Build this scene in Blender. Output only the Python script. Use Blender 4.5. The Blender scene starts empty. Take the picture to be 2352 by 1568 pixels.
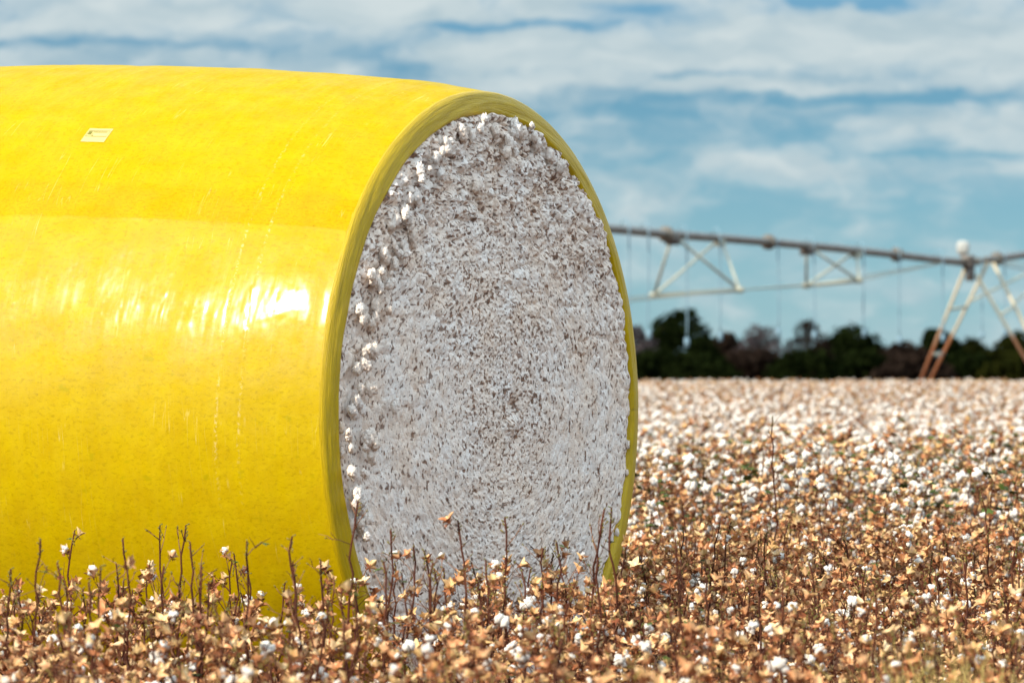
import bpy, math, random
import numpy as np
from mathutils import Vector, Matrix

scene = bpy.context.scene
COL = scene.collection
rnd = random.Random(7)

# ---------------------------------------------------------------- camera
F = 13067.0                      # focal length in pixels of a 2352 px wide picture
CAMZ = 1.3
cam_d = bpy.data.cameras.new('camera')
cam = bpy.data.objects.new('camera', cam_d)
COL.objects.link(cam)
cam.location = (0, 0, CAMZ)
cam.rotation_euler = (math.radians(90) + math.atan(66 / F), 0, 0)
cam_d.lens = 200; cam_d.sensor_width = 36
cam_d.clip_start = 0.5; cam_d.clip_end = 6000
cam_d.dof.use_dof = True
cam_d.dof.focus_distance = 20.6
cam_d.dof.aperture_fstop = 7.3
cam_d.dof.aperture_blades = 0
scene.camera = cam

def at(px, py, D):
    """a pixel of the 2352 px wide photograph at depth D -> a point of the place"""
    return Vector(((px - 1176) / F * D, D, CAMZ + (850 - py) / F * D))

# ---------------------------------------------------------------- light
SUN = Vector((-0.612, -0.559, 0.557)).normalized()
sun_d = bpy.data.lights.new('sun', 'SUN'); sun_d.energy = 3.55
sun_d.angle = math.radians(0.5); sun_d.color = (1.0, 0.91, 0.76)
sun = bpy.data.objects.new('sun', sun_d); COL.objects.link(sun)
sun.rotation_euler = SUN.to_track_quat('Z', 'Y').to_euler()
scene.view_settings.view_transform = 'Standard'
scene.view_settings.look = 'None'
scene.view_settings.gamma = 1
scene.view_settings.use_curve_mapping = False
scene.view_settings.exposure = 0.68
scene.render.engine = 'CYCLES'
scene.cycles.use_denoising = True
scene.cycles.max_bounces = 6
scene.cycles.diffuse_bounces = 3
scene.cycles.adaptive_threshold = 0.02

# ---------------------------------------------------------------- node helper
class NT:
    def __init__(s, tree): s.t = tree; s.n = tree.nodes; s.l = tree.links
    def add(s, typ, **kw):
        nd = s.n.new(typ)
        for k, v in kw.items(): setattr(nd, k, v)
        return nd
    def put(s, sock, v):
        if hasattr(v, 'is_output') or isinstance(v, bpy.types.NodeSocket): s.l.new(v, sock)
        else: sock.default_value = v
    def math(s, op, a, b=0.0, c=0.0, clamp=False):
        nd = s.add('ShaderNodeMath', operation=op); nd.use_clamp = clamp
        s.put(nd.inputs[0], a); s.put(nd.inputs[1], b); s.put(nd.inputs[2], c)
        return nd.outputs[0]
    def vmath(s, op, a, b=None, out=0):
        nd = s.add('ShaderNodeVectorMath', operation=op)
        s.put(nd.inputs[0], a)
        if b is not None: s.put(nd.inputs[1], b)
        return nd.outputs[out]
    def noise(s, vec, scale, detail=3, rough=0.5, dist=0.0, dim='3D', w=None):
        nd = s.add('ShaderNodeTexNoise', noise_dimensions=dim)
        if vec is not None: s.put(nd.inputs['Vector'], vec)
        nd.inputs['Scale'].default_value = scale; nd.inputs['Detail'].default_value = detail
        nd.inputs['Roughness'].default_value = rough; nd.inputs['Distortion'].default_value = dist
        if w is not None: s.put(nd.inputs['W'], w)
        return nd.outputs[0]
    def remap(s, v, a, b, c=0.0, d=1.0, smooth=False):
        nd = s.add('ShaderNodeMapRange'); nd.clamp = True
        if smooth: nd.interpolation_type = 'SMOOTHSTEP'
        s.put(nd.inputs[0], v)
        for i, q in enumerate((a, b, c, d)): nd.inputs[i + 1].default_value = q
        return nd.outputs[0]
    def mix(s, fac, a, b, mode='MIX'):
        nd = s.add('ShaderNodeMix', data_type='RGBA', blend_type=mode)
        s.put(nd.inputs[0], fac)
        s.put(nd.inputs[6], a if not isinstance(a, tuple) else (*a[:3], 1))
        s.put(nd.inputs[7], b if not isinstance(b, tuple) else (*b[:3], 1))
        return nd.outputs[2]

# ---------------------------------------------------------------- world: sky and cloud banks
world = bpy.data.worlds.new('World'); scene.world = world
world.use_nodes = True
w = NT(world.node_tree); w.n.clear()
out = w.add('ShaderNodeOutputWorld'); bg = w.add('ShaderNodeBackground')
w.l.new(bg.outputs[0], out.inputs[0])
sky = w.add('ShaderNodeTexSky', sky_type='NISHITA')
sky.sun_disc = False
sky.sun_elevation = math.asin(SUN.z)
sky.sun_rotation = math.atan2(SUN.x, SUN.y) % (2 * math.pi)
sky.air_density = 1.0; sky.dust_density = 0.4; sky.ozone_density = 2.0
SKY_STRENGTH = 0.15
tc = w.add('ShaderNodeTexCoord')
sep = w.add('ShaderNodeSeparateXYZ'); w.l.new(tc.outputs['Generated'], sep.inputs[0])
az = w.math('ARCTAN2', sep.outputs[0], sep.outputs[1])
el = w.math('ARCSINE', sep.outputs[2])
comb = w.add('ShaderNodeCombineXYZ'); w.put(comb.inputs[0], az); w.put(comb.inputs[1], el)
ae = comb.outputs[0]
# ragged edges: warp the angles with noise
st = w.vmath('MULTIPLY', ae, (45, 120, 1))
wn = w.add('ShaderNodeTexNoise'); w.put(wn.inputs['Vector'], st); wn.inputs['Scale'].default_value = 1.0; wn.inputs['Detail'].default_value = 4
warp = w.vmath('MULTIPLY', w.vmath('SUBTRACT', wn.outputs['Color'], (0.5, 0.5, 0.5)), (0.022, 0.0056, 0))
wn2 = w.add('ShaderNodeTexNoise'); w.put(wn2.inputs['Vector'], w.vmath('MULTIPLY', ae, (150, 270, 1))); wn2.inputs['Scale'].default_value = 1.0; wn2.inputs['Detail'].default_value = 3
warp = w.vmath('ADD', warp, w.vmath('MULTIPLY', w.vmath('SUBTRACT', wn2.outputs['Color'], (0.5, 0.5, 0.5)), (0.008, 0.0030, 0)))
aw = w.vmath('ADD', ae, warp)
n1 = w.noise(w.vmath('MULTIPLY', aw, (60, 130, 1)), 1.0, 6, 0.58)
n2 = w.noise(w.vmath('MULTIPLY', ae, (14, 55, 1)), 1.0, 3, 0.5)
total = w.math('ADD', w.math('MULTIPLY', w.math('SUBTRACT', n1, 0.5), 1.9), w.math('MULTIPLY', w.math('SUBTRACT', n2, 0.5), 0.9))
# more cloud high up in this band, thinner towards the horizon
total = w.math('ADD', total, w.remap(el, 0.018, 0.055, 0.0, 0.28, smooth=True))
blobs = [(250,40,330,60,.35),(120,100,240,10,-.30),(500,112,130,14,-.42),(950,18,330,40,.45),(1200,62,210,13,-.75),
         (1430,28,80,16,-.6),(1300,130,330,35,.4),(1900,85,450,50,.5),(2250,120,250,50,.35),(1885,14,45,12,-.9),
         (2010,8,50,8,-.7),(1700,196,480,15,.35),(1600,168,110,7,-.35),(1950,226,420,15,-.50),(1420,268,200,22,-.4),
         (980,165,120,25,-.30),(1760,372,130,26,.30),(2260,385,160,22,.25),(1440,465,110,28,.30),(2150,350,200,10,-.25),(1600,310,300,20,-.2)]
for px, py, sx, sy, wt in blobs:
    d = w.vmath('SUBTRACT', aw, ((px - 1176) / F, (850 - py) / F, 0))
    d = w.vmath('MULTIPLY', d, (F / sx, F / sy, 0))
    q = w.vmath('DOT_PRODUCT', d, d, out=1)
    g = w.math('DIVIDE', wt, w.math('ADD', 1.0, w.math('MULTIPLY', q, q)))
    total = w.math('ADD', total, g)
mask = w.remap(total, -0.28, 0.64, 0.0, 1.0, smooth=True)
tint = w.mix(w.remap(el, 0.0, 0.35, smooth=True), (0.068, 0.175, 0.30), (0.8, 0.9, 1.0))
tint = w.mix(w.remap(el, 0.0, 0.05), w.mix(0.5, tint, (0.39, 0.60, 0.86)), tint)
base = w.vmath('MULTIPLY', w.vmath('MULTIPLY', sky.outputs[0], (SKY_STRENGTH, SKY_STRENGTH, SKY_STRENGTH)), tint)
shade = w.noise(w.vmath('MULTIPLY', aw, (60, 190, 3)), 1.0, 3, 0.5)
cloud = w.mix(w.remap(shade, 0.35, 0.65), (0.30, 0.375, 0.405), (0.415, 0.465, 0.47))
up = w.remap(el, 0.07, 0.35, 1.0, 3.05, smooth=True)  # clouds above the view brightened to add fill light on the shaded cotton
cloud = w.vmath('SCALE', cloud); w.put(cloud.node.inputs['Scale'], up)
col = w.mix(w.math('MULTIPLY', mask, 0.93), base, cloud)
w.put(bg.inputs[0], col); bg.inputs[1].default_value = 1.0

# ---------------------------------------------------------------- materials
def mat(name):
    m = bpy.data.materials.new(name); m.use_nodes = True
    t = NT(m.node_tree); t.n.clear()
    o = t.add('ShaderNodeOutputMaterial'); b = t.add('ShaderNodeBsdfPrincipled')
    t.l.new(b.outputs[0], o.inputs[0])
    return m, t, b
def bump(t, b, h, dist, strength=1.0):
    nd = t.add('ShaderNodeBump'); nd.inputs['Distance'].default_value = dist
    nd.inputs['Strength'].default_value = strength
    t.put(nd.inputs['Height'], h); t.l.new(nd.outputs[0], b.inputs['Normal']); return nd
def simple(name, a, c, scale=8, rough=0.8, spec=0.3, amount=1.0, coord='Object', per_object=True, metal=0.0, bmp=0.0):
    m, t, b = mat(name)
    tcn = t.add('ShaderNodeTexCoord'); v = tcn.outputs[coord]
    oi = t.add('ShaderNodeObjectInfo')
    if per_object:
        v = t.vmath('ADD', v, t.vmath('MULTIPLY', oi.outputs['Random'], (17.0, 31.0, 53.0)))
    n = t.noise(v, scale, 3, 0.6)
    f = t.remap(n, 0.32, 0.68)
    if per_object:
        f = t.math('ADD', t.math('MULTIPLY', f, 0.7), t.math('MULTIPLY', oi.outputs['Random'], 0.3))
    t.put(b.inputs['Base Color'], t.mix(f, a, c))
    b.inputs['Roughness'].default_value = rough; b.inputs['Specular IOR Level'].default_value = spec
    b.inputs['Metallic'].default_value = metal
    if bmp: bump(t, b, n, bmp)
    return m
M = {}
M['stem'] = simple('stalk_bark', (0.030, 0.010, 0.007), (0.12, 0.036, 0.018), 9, 0.8, 0.1)
M['twig'] = simple('twig_bark', (0.16, 0.06, 0.03), (0.30, 0.14, 0.06), 12, 0.7)
m, t, b = mat('dry_bur'); M['bur'] = m
oi = t.add('ShaderNodeObjectInfo'); tcn = t.add('ShaderNodeTexCoord')
v = t.vmath('ADD', tcn.outputs['Object'], t.vmath('MULTIPLY', oi.outputs['Random'], (17.0, 31.0, 53.0)))
n1_ = t.noise(v, 11, 2, 0.5); n2_ = t.noise(v, 60, 3, 0.6)
cr_ = t.add('ShaderNodeValToRGB'); e = cr_.color_ramp; e.interpolation = 'LINEAR'
e.elements[0].position = 0.30; e.elements[0].color = (0.16, 0.045, 0.018, 1)
e.elements[1].position = 0.72; e.elements[1].color = (0.93, 0.72, 0.44, 1)
for p_, c_ in ((0.40, (0.55, 0.23, 0.09, 1)), (0.47, (0.80, 0.47, 0.24, 1)), (0.55, (0.58, 0.37, 0.14, 1)), (0.62, (0.88, 0.62, 0.33, 1))):
    q = e.elements.new(p_); q.color = c_
t.l.new(n1_, cr_.inputs[0])
t.put(b.inputs['Base Color'], t.mix(t.math('MULTIPLY', t.remap(n2_, 0.45, 0.7), 0.5), cr_.outputs[0], (0.30, 0.13, 0.05)))
b.inputs['Roughness'].default_value = 0.6; b.inputs['Specular IOR Level'].default_value = 0.3
M['bract'] = simple('dry_bract', (0.11, 0.028, 0.011), (0.44, 0.16, 0.06), 16, 0.8)
M['dryleaf'] = simple('dry_leaf', (0.14, 0.03, 0.012), (0.46, 0.16, 0.055), 14, 0.8)
M['leaf'] = simple('green_leaf', (0.022, 0.035, 0.006), (0.09, 0.13, 0.015), 10, 0.6)
M['bud'] = simple('bud', (0.10, 0.11, 0.015), (0.26, 0.17, 0.04), 20, 0.7)
M['lint'] = simple('lint', (0.64, 0.56, 0.47), (0.80, 0.75, 0.69), 30, 1.0, 0.05, bmp=0.002)
M['grass'] = simple('dry_grass', (0.30, 0.21, 0.05), (0.52, 0.40, 0.13), 4, 0.8)
M['soil'] = simple('soil', (0.045, 0.020, 0.010), (0.12, 0.06, 0.032), 3, 1.0, 0.1, per_object=False, bmp=0.02)

# wrap: glossy stretch film over lumpy cotton.  UV = metres along the axis / metres round the roll
m, t, b = mat('yellow_film'); M['film'] = m
uv = t.add('ShaderNodeUVMap'); uv.uv_map = 'UVMap'; U = uv.outputs[0]
sp = t.add('ShaderNodeSeparateXYZ'); t.l.new(U, sp.inputs[0])
mott = t.noise(U, 9, 6, 0.6)
flkv = t.vmath('MULTIPLY', U, (52, 85, 1))
flk = t.noise(flkv, 1.0, 3, 0.6, 0.4)
flk2 = t.noise(t.vmath('MULTIPLY', U, (70, 120, 1)), 1.0, 2, 0.6)
blot = t.noise(t.vmath('MULTIPLY', U, (13, 17, 1)), 1.0, 2, 0.5)
strk = t.noise(t.vmath('MULTIPLY', U, (55, 1.6, 1)), 1.0, 4, 0.6)
strk2 = t.noise(t.vmath('MULTIPLY', U, (16, 0.9, 1)), 1.0, 3, 0.6)
seamv = t.math('ADD', sp.outputs[1], t.math('MULTIPLY', t.math('SUBTRACT', t.noise(t.vmath('MULTIPLY', U, (3, 0, 0)), 1.0, 2, 0.5), 0.5), 0.03))
above = t.remap(seamv, 0.697, 0.708)                 # 1 above the seam of the last layer
band = t.math('MULTIPLY', above, t.remap(seamv, 0.84, 0.87, 1.0, 0.0))
c = t.mix(t.remap(mott, 0.35, 0.65), (0.440, 0.287, 0.0), (0.480, 0.332, 0.0))
c = t.mix(t.math('MULTIPLY', t.remap(flk, 0.52, 0.70), 0.62), c, (0.32, 0.21, 0.0))
c = t.mix(t.math('MULTIPLY', t.remap(blot, 0.66, 0.74), 0.6), c, (0.32, 0.25, 0.0))
c = t.mix(t.math('MULTIPLY', band, 0.22), c, (0.42, 0.225, 0.0))
c = t.mix(t.math('MULTIPLY', t.math('MULTIPLY', band, t.remap(flk2, 0.5, 0.66)), 0.6), c, (0.38, 0.22, 0.0))
c = t.mix(t.math('MULTIPLY', t.remap(flk2, 0.68, 0.74), 0.7), c, (0.25, 0.15, 0.0))
# pale painted glints on two film creases, and long thin scratches round the roll
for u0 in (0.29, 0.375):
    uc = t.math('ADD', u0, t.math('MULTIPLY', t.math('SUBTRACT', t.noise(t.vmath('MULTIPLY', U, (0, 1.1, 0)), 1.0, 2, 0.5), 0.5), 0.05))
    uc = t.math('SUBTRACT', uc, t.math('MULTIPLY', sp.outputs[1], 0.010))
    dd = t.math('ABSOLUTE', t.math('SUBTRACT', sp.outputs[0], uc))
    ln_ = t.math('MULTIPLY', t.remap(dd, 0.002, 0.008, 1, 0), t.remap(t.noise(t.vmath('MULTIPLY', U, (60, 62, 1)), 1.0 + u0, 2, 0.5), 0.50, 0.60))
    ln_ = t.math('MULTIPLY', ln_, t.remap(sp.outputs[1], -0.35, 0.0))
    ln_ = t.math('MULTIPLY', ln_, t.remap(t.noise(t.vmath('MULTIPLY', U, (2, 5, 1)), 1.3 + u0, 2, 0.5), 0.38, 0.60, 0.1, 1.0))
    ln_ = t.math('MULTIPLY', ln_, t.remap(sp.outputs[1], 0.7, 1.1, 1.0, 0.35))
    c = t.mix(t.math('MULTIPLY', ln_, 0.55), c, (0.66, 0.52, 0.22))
scr = t.noise(t.vmath('MULTIPLY', U, (26, 1.3, 1)), 1.0, 2, 0.4)
scr = t.math('MULTIPLY', t.remap(t.math('ABSOLUTE', t.math('SUBTRACT', scr, 0.5)), 0.0, 0.006, 1, 0), t.remap(t.noise(t.vmath('MULTIPLY', U, (3, 5, 1)), 1.0, 3, 0.7), 0.52, 0.66))
c = t.mix(t.math('MULTIPLY', scr, 0.30), c, (0.74, 0.62, 0.25))
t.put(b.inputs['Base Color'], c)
rough = t.math('ADD', t.remap(strk, 0.35, 0.65, 0.42, 0.50), t.math('MULTIPLY', above, 0.16))
rough = t.math('ADD', rough, t.remap(strk2, 0.4, 0.6, -0.05, 0.06))
t.put(b.inputs['Roughness'], rough)
t.put(b.inputs['Specular IOR Level'], t.math('SUBTRACT', 0.10, t.math('MULTIPLY', above, 0.06)))
t.put(b.inputs['Coat Weight'], t.math('MULTIPLY', t.math('SUBTRACT', 0.48, t.math('MULTIPLY', above, 0.34)), t.remap(t.noise(t.vmath('MULTIPLY', U, (4.5, 7, 1)), 1.0, 5, 0.65), 0.40, 0.58, 0.12, 1.0)))
t.put(b.inputs['Coat Roughness'], t.math('ADD', t.remap(strk, 0.35, 0.65, 0.13, 0.23), t.math('MULTIPLY', above, 0.18)))
h = t.math('ADD', t.math('MULTIPLY', t.noise(U, 34, 5, 0.6), 0.6), t.math('MULTIPLY', t.noise(t.vmath('MULTIPLY', U, (60, 6, 1)), 1.0, 3, 0.6), 0.35))
bump(t, b, h, 0.0022)

# film folded round the end: fine streaks
m, t, b = mat('folded_film'); M['fold'] = m
uv = t.add('ShaderNodeUVMap'); uv.uv_map = 'UVMap'; U = uv.outputs[0]
s1 = t.noise(t.vmath('MULTIPLY', U, (110, 5.0, 1)), 1.0, 4, 0.65, 1.2)
s2 = t.noise(t.vmath('MULTIPLY', U, (30, 7, 1)), 1.0, 4, 0.6)
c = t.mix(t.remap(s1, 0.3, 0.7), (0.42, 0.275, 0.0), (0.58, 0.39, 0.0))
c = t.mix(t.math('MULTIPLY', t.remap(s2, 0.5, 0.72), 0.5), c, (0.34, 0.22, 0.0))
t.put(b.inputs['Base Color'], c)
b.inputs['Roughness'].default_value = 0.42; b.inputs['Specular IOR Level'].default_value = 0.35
bump(t, b, s1, 0.005)

# cotton on the end of the roll; the mesh carries how much trash sits where
m, t, b = mat('packed_cotton'); M['cotton'] = m
tcn = t.add('ShaderNodeTexCoord'); O = tcn.outputs['Object']
at_ = t.add('ShaderNodeAttribute'); at_.attribute_name = 'trash'
tr = at_.outputs['Fac']
fine = t.noise(O, 150, 2, 0.6); tone = t.noise(O, 7, 4, 0.6)
c = t.mix(t.remap(tone, 0.35, 0.65), (0.87, 0.72, 0.60), (0.90, 0.825, 0.76))
patchy = t.noise(O, 30, 5, 0.7)
c = t.mix(t.math('MULTIPLY', t.remap(patchy, 0.50, 0.68), 0.50), c, (0.66, 0.46, 0.33))
c = t.mix(t.math('MULTIPLY', t.remap(fine, 0.57, 0.70), 0.45), c, (0.36, 0.23, 0.17))
c = t.mix(t.remap(tr, 0.0, 1.0, 0.0, 0.9), c, t.mix(t.remap(fine, 0.4, 0.6), (0.06, 0.028, 0.018), (0.28, 0.13, 0.065)))
t.put(b.inputs['Base Color'], c); b.inputs['Roughness'].default_value = 1.0
b.inputs['Specular IOR Level'].default_value = 0.05
bump(t, b, fine, 0.004)

m, t, b = mat('paper'); M['paper'] = m
b.inputs['Base Color'].default_value = (0.60, 0.46, 0.15, 1); b.inputs['Roughness'].default_value = 0.5
m, t, b = mat('ink'); M['ink'] = m
b.inputs['Base Color'].default_value = (0.20, 0.18, 0.01, 1); b.inputs['Roughness'].default_value = 0.7
M['galv'] = simple('galvanised', (0.13, 0.11, 0.09), (0.22, 0.195, 0.16), 2, 0.45, metal=0.3)
M['pipe'] = simple('pipe_steel', (0.10, 0.085, 0.075), (0.20, 0.175, 0.15), 1.5, 0.5)
M['cream'] = simple('cream_steel', (0.36, 0.36, 0.28), (0.46, 0.46, 0.37), 2, 0.6)
M['white'] = simple('white_plastic', (0.38, 0.38, 0.35), (0.46, 0.46, 0.42), 4, 0.4)
M['black'] = simple('black_rubber', (0.012, 0.011, 0.010), (0.03, 0.027, 0.025), 4, 0.7)
M['hose'] = simple('grey_hose', (0.17, 0.27, 0.33), (0.21, 0.32, 0.38), 2, 0.7)
m, t, b = mat('leg_steel'); M['leg'] = m         # cream paint, rusted by the spray lower down
geo = t.add('ShaderNodeNewGeometry'); g = t.add('ShaderNodeSeparateXYZ'); t.l.new(geo.outputs['Position'], g.inputs[0])
rz = t.math('ADD', g.outputs[2], t.math('MULTIPLY', t.noise(geo.outputs['Position'], 2.5, 4, 0.6), 0.9))
c = t.mix(t.remap(rz, 2.35, 2.75), (0.40, 0.15, 0.06), (0.50, 0.42, 0.28))
t.put(b.inputs['Base Color'], c); b.inputs['Roughness'].default_value = 0.7
def crown_mat(name, a, c):
    return simple(name, tuple(q * (.6 if 'green' in name or 'olive' in name else .9) for q in a), tuple(q * (.6 if 'green' in name or 'olive' in name else .9) for q in c), 0.6, 1.0, 0.0, per_object=False)
M['crown_green'] = crown_mat('crown_green', (0.006, 0.010, 0.003), (0.018, 0.027, 0.007))
M['crown_olive'] = crown_mat('crown_olive', (0.009, 0.012, 0.003), (0.030, 0.033, 0.006))
M['crown_brown'] = crown_mat('crown_brown', (0.014, 0.009, 0.007), (0.032, 0.021, 0.015))
M['crown_grey'] = crown_mat('crown_grey', (0.055, 0.045, 0.048), (0.095, 0.078, 0.080))
M['trunk'] = crown_mat('trunk', (0.03, 0.022, 0.018), (0.06, 0.045, 0.035))

# ---------------------------------------------------------------- numpy noise
def hash3(i, j, k, seed):
    n = (i * 374761393 + j * 668265263 + k * 2147483647 + seed * 974711) & 0xffffffff
    n = ((n ^ (n >> 13)) * 1274126177) & 0xffffffff
    n = (n ^ (n >> 16)) & 0xffff
    return n.astype(np.float32) / 32767.5 - 1.0
def vnoise(x, y, z, seed=0):
    xi, yi, zi = np.floor(x), np.floor(y), np.floor(z)
    fx, fy, fz = x - xi, y - yi, z - zi
    fx = fx * fx * fx * (fx * (fx * 6 - 15) + 10); fy = fy * fy * fy * (fy * (fy * 6 - 15) + 10); fz = fz * fz * (3 - 2 * fz)
    xi, yi, zi = xi.astype(np.int64), yi.astype(np.int64), zi.astype(np.int64)
    r = 0
    for a in (0, 1):
        wa = fx if a else 1 - fx
        for b_ in (0, 1):
            wb = fy if b_ else 1 - fy
            for c_ in (0, 1):
                wc = fz if c_ else 1 - fz
                r = r + wa * wb * wc * hash3(xi + a, yi + b_, zi + c_, seed)
    return r
def fbm(x, y, z, oct=4, seed=0, rough=0.5):
    r = 0; a = 1; s = 0
    for o in range(oct):
        r = r + a * vnoise(x * 2 ** o, y * 2 ** o, z * 2 ** o, seed + o * 13); s += a; a *= rough
    return r / s
def sst(x, a, b):
    q = np.clip((x - a) / (b - a), 0, 1); return q * q * (3 - 2 * q)

# ---------------------------------------------------------------- mesh helpers
def link(name, me, parent=None):
    o = bpy.data.objects.new(name, me); COL.objects.link(o)
    if parent is not None: o.parent = parent
    return o
def grid_mesh(name, P, wrapv=False, uv=None, attr=None, flip=False):
    nu, nv = P.shape[:2]
    me = bpy.data.meshes.new(name)
    me.vertices.add(nu * nv); me.vertices.foreach_set('co', P.reshape(-1).astype(np.float32))
    cv = nv if wrapv else nv - 1
    I, J = np.meshgrid(np.arange(nu - 1), np.arange(cv), indexing='ij')
    J2 = (J + 1) % nv
    q = np.stack([I * nv + J, (I + 1) * nv + J, (I + 1) * nv + J2, I * nv + J2], -1).reshape(-1, 4)
    if flip: q = q[:, ::-1]
    n = len(q)
    me.loops.add(n * 4); me.polygons.add(n)
    me.loops.foreach_set('vertex_index', q.reshape(-1).astype(np.int32))
    me.polygons.foreach_set('loop_start', np.arange(n, dtype=np.int32) * 4)
    me.update(calc_edges=True)
    me.polygons.foreach_set('use_smooth', np.ones(n, bool))
    if uv is not None:
        ul = me.uv_layers.new(name='UVMap')
        ul.data.foreach_set('uv', uv.reshape(-1, 2)[q.reshape(-1)].reshape(-1).astype(np.float32))
    if attr is not None:
        a = me.attributes.new(attr[0], 'FLOAT', 'POINT'); a.data.foreach_set('value', attr[1].reshape(-1).astype(np.float32))
    me.validate(); me.update()
    return me
class MB:
    def __init__(s): s.v = []; s.f = []; s.m = []
    def add(s, vs, fs, mi=0):
        o = len(s.v); s.v.extend([tuple(q) for q in vs]); s.f.extend([tuple(i + o for i in q) for q in fs]); s.m.extend([mi] * len(fs))
    def tube(s, pts, rad, n=5, mi=0, cap=True):
        pts = [Vector(p) for p in pts]
        rad = rad if isinstance(rad, (list, tuple)) else [rad] * len(pts)
        vs = []; up = None
        for i, p in enumerate(pts):
            d = (pts[min(i + 1, len(pts) - 1)] - pts[max(i - 1, 0)]).normalized()
            if up is None: up = d.orthogonal().normalized()
            up = (up - d * up.dot(d)); up = up.normalized() if up.length > 1e-6 else d.orthogonal().normalized()
            sd = d.cross(up)
            for k in range(n):
                a = 2 * math.pi * k / n
                vs.append(p + (up * math.cos(a) + sd * math.sin(a)) * rad[i])
        fs = [(i * n + k, i * n + (k + 1) % n, (i + 1) * n + (k + 1) % n, (i + 1) * n + k) for i in range(len(pts) - 1) for k in range(n)]
        if cap: fs.append(tuple(range(n))[::-1]); fs.append(tuple((len(pts) - 1) * n + k for k in range(n)))
        s.add(vs, fs, mi)
    def box(s, c, sz, mi=0, rot=None):
        vs = []
        for x in (-1, 1):
            for y in (-1, 1):
                for z in (-1, 1):
                    p = Vector((x * sz[0] / 2, y * sz[1] / 2, z * sz[2] / 2))
                    if rot is not None: p = rot @ p
                    vs.append(p + Vector(c))
        s.add(vs, [(0, 1, 3, 2), (4, 6, 7, 5), (0, 4, 5, 1), (2, 3, 7, 6), (0, 2, 6, 4), (1, 5, 7, 3)], mi)
    def mesh(s, name, mats, smooth=True):
        me = bpy.data.meshes.new(name); me.from_pydata(s.v, [], s.f)
        for q in mats: me.materials.append(q)
        me.polygons.foreach_set('material_index', s.m)
        me.polygons.foreach_set('use_smooth', [smooth] * len(s.f)); me.update()
        return me
def ico(sub):
    import bmesh
    bm = bmesh.new(); bmesh.ops.create_icosphere(bm, subdivisions=sub, radius=1)
    v = np.array([q.co[:] for q in bm.verts]); f = [tuple(x.index for x in q.verts) for q in bm.faces]; bm.free()
    return v, f
ICO2 = ico(2); ICO3 = ico(3)
def puff(mb, c, r, seed, sub=ICO2, mi=0, amp=0.3, freq=1.6, stretch=(1, 1, 1)):
    v, f = sub
    n = fbm(v[:, 0] * freq + seed, v[:, 1] * freq, v[:, 2] * freq, 3, int(seed) % 97, 0.6)
    p = v * (1 + amp * np.abs(n) * 2 - amp * 0.5)[:, None] * r * np.array(stretch) + np.array(c)
    mb.add(p.tolist(), f, mi)
def info(o, label, cat, group=None, kind=None):
    if label: o['label'] = label
    if cat: o['category'] = cat
    if group: o['group'] = group
    if kind: o['kind'] = kind
def empty(name, loc, rz=0):
    o = bpy.data.objects.new(name, None); COL.objects.link(o); o.location = loc; o.rotation_euler = (0, 0, rz)
    o.empty_display_size = 0.2; return o

# ---------------------------------------------------------------- ground
def gz(y):
    y = np.asarray(y, float)
    return 0.37 * sst(y, 42, 104) - 0.75 * sst(y, 108, 150)
ys = np.unique(np.concatenate([np.linspace(-60, 5, 6), np.arange(6, 30, 0.15), np.arange(30, 160, 0.6), np.geomspace(160, 4500, 50)]))
xs = np.unique(np.concatenate([-np.geomspace(8, 3500, 30), np.arange(-8, 8.01, 0.16), np.geomspace(8, 3500, 30)]))
Y, X = np.meshgrid(ys, xs, indexing='ij')
near = sst(Y, 70, 30)
Z = gz(Y) + near * 0.02 * fbm(X * 3, Y * 3, X * 0, 3, 5) * (np.abs(X) < 9)
me = grid_mesh('ground', np.stack([X, Y, Z], -1), flip=True); me.materials.append(M['soil'])
info(link('ground', me), None, None, kind='structure')

# ---------------------------------------------------------------- the round module of cotton
ZC = 1.15
EC = Vector(((1114 - 1176) / F * 20.42, 20.42, 0))         # centre of the near end, on the ground
bale = empty('round_cotton_bale', EC, math.radians(-29.3))   # local +X looks out of the visible end, -Y is the sunlit side
info(bale, 'huge round cotton bale in glossy yellow plastic wrap with its white end showing', 'cotton bale')
RE = 1.150
RF = 0.936 * RE
def Rprof(u):
    return sum(Rraw(np.clip(u + q * .07, -1, 3)) for q in (-1, -.75, -.5, -.25, 0, .25, .5, .75, 1)) / 9 - 0.004 * sst(-u, -0.07, 0)
def Rraw(u):
    return np.interp(u, [0, .05, .12, .244, .45, .65, 1.0, 1.28, 2.0, 2.35, 2.5], [1.150, 1.160, 1.172, 1.192, 1.213, 1.231, 1.259, 1.277, 1.290, 1.280, 1.245])
us = np.concatenate([np.arange(0.0, 0.898, 0.0045), np.arange(0.9, 2.5001, 0.010)])[::-1]
NPH = 1500
ph = -math.pi + 2 * math.pi * np.arange(NPH) / NPH
Ug, Pg = np.meshgrid(us, ph, indexing='ij')
def ring_xyz(u, R, phi, xoff=0.0):
    y = -R * np.cos(phi); z = ZC + R * np.sin(phi)
    z = np.where(z < 0.12, 0.12 - (0.12 - z) * 0.25, z)
    z = np.maximum(z, 0.02)
    return np.stack([-u + xoff, y, z], -1)
cx, sx_ = np.cos(Pg), np.sin(Pg)
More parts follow.
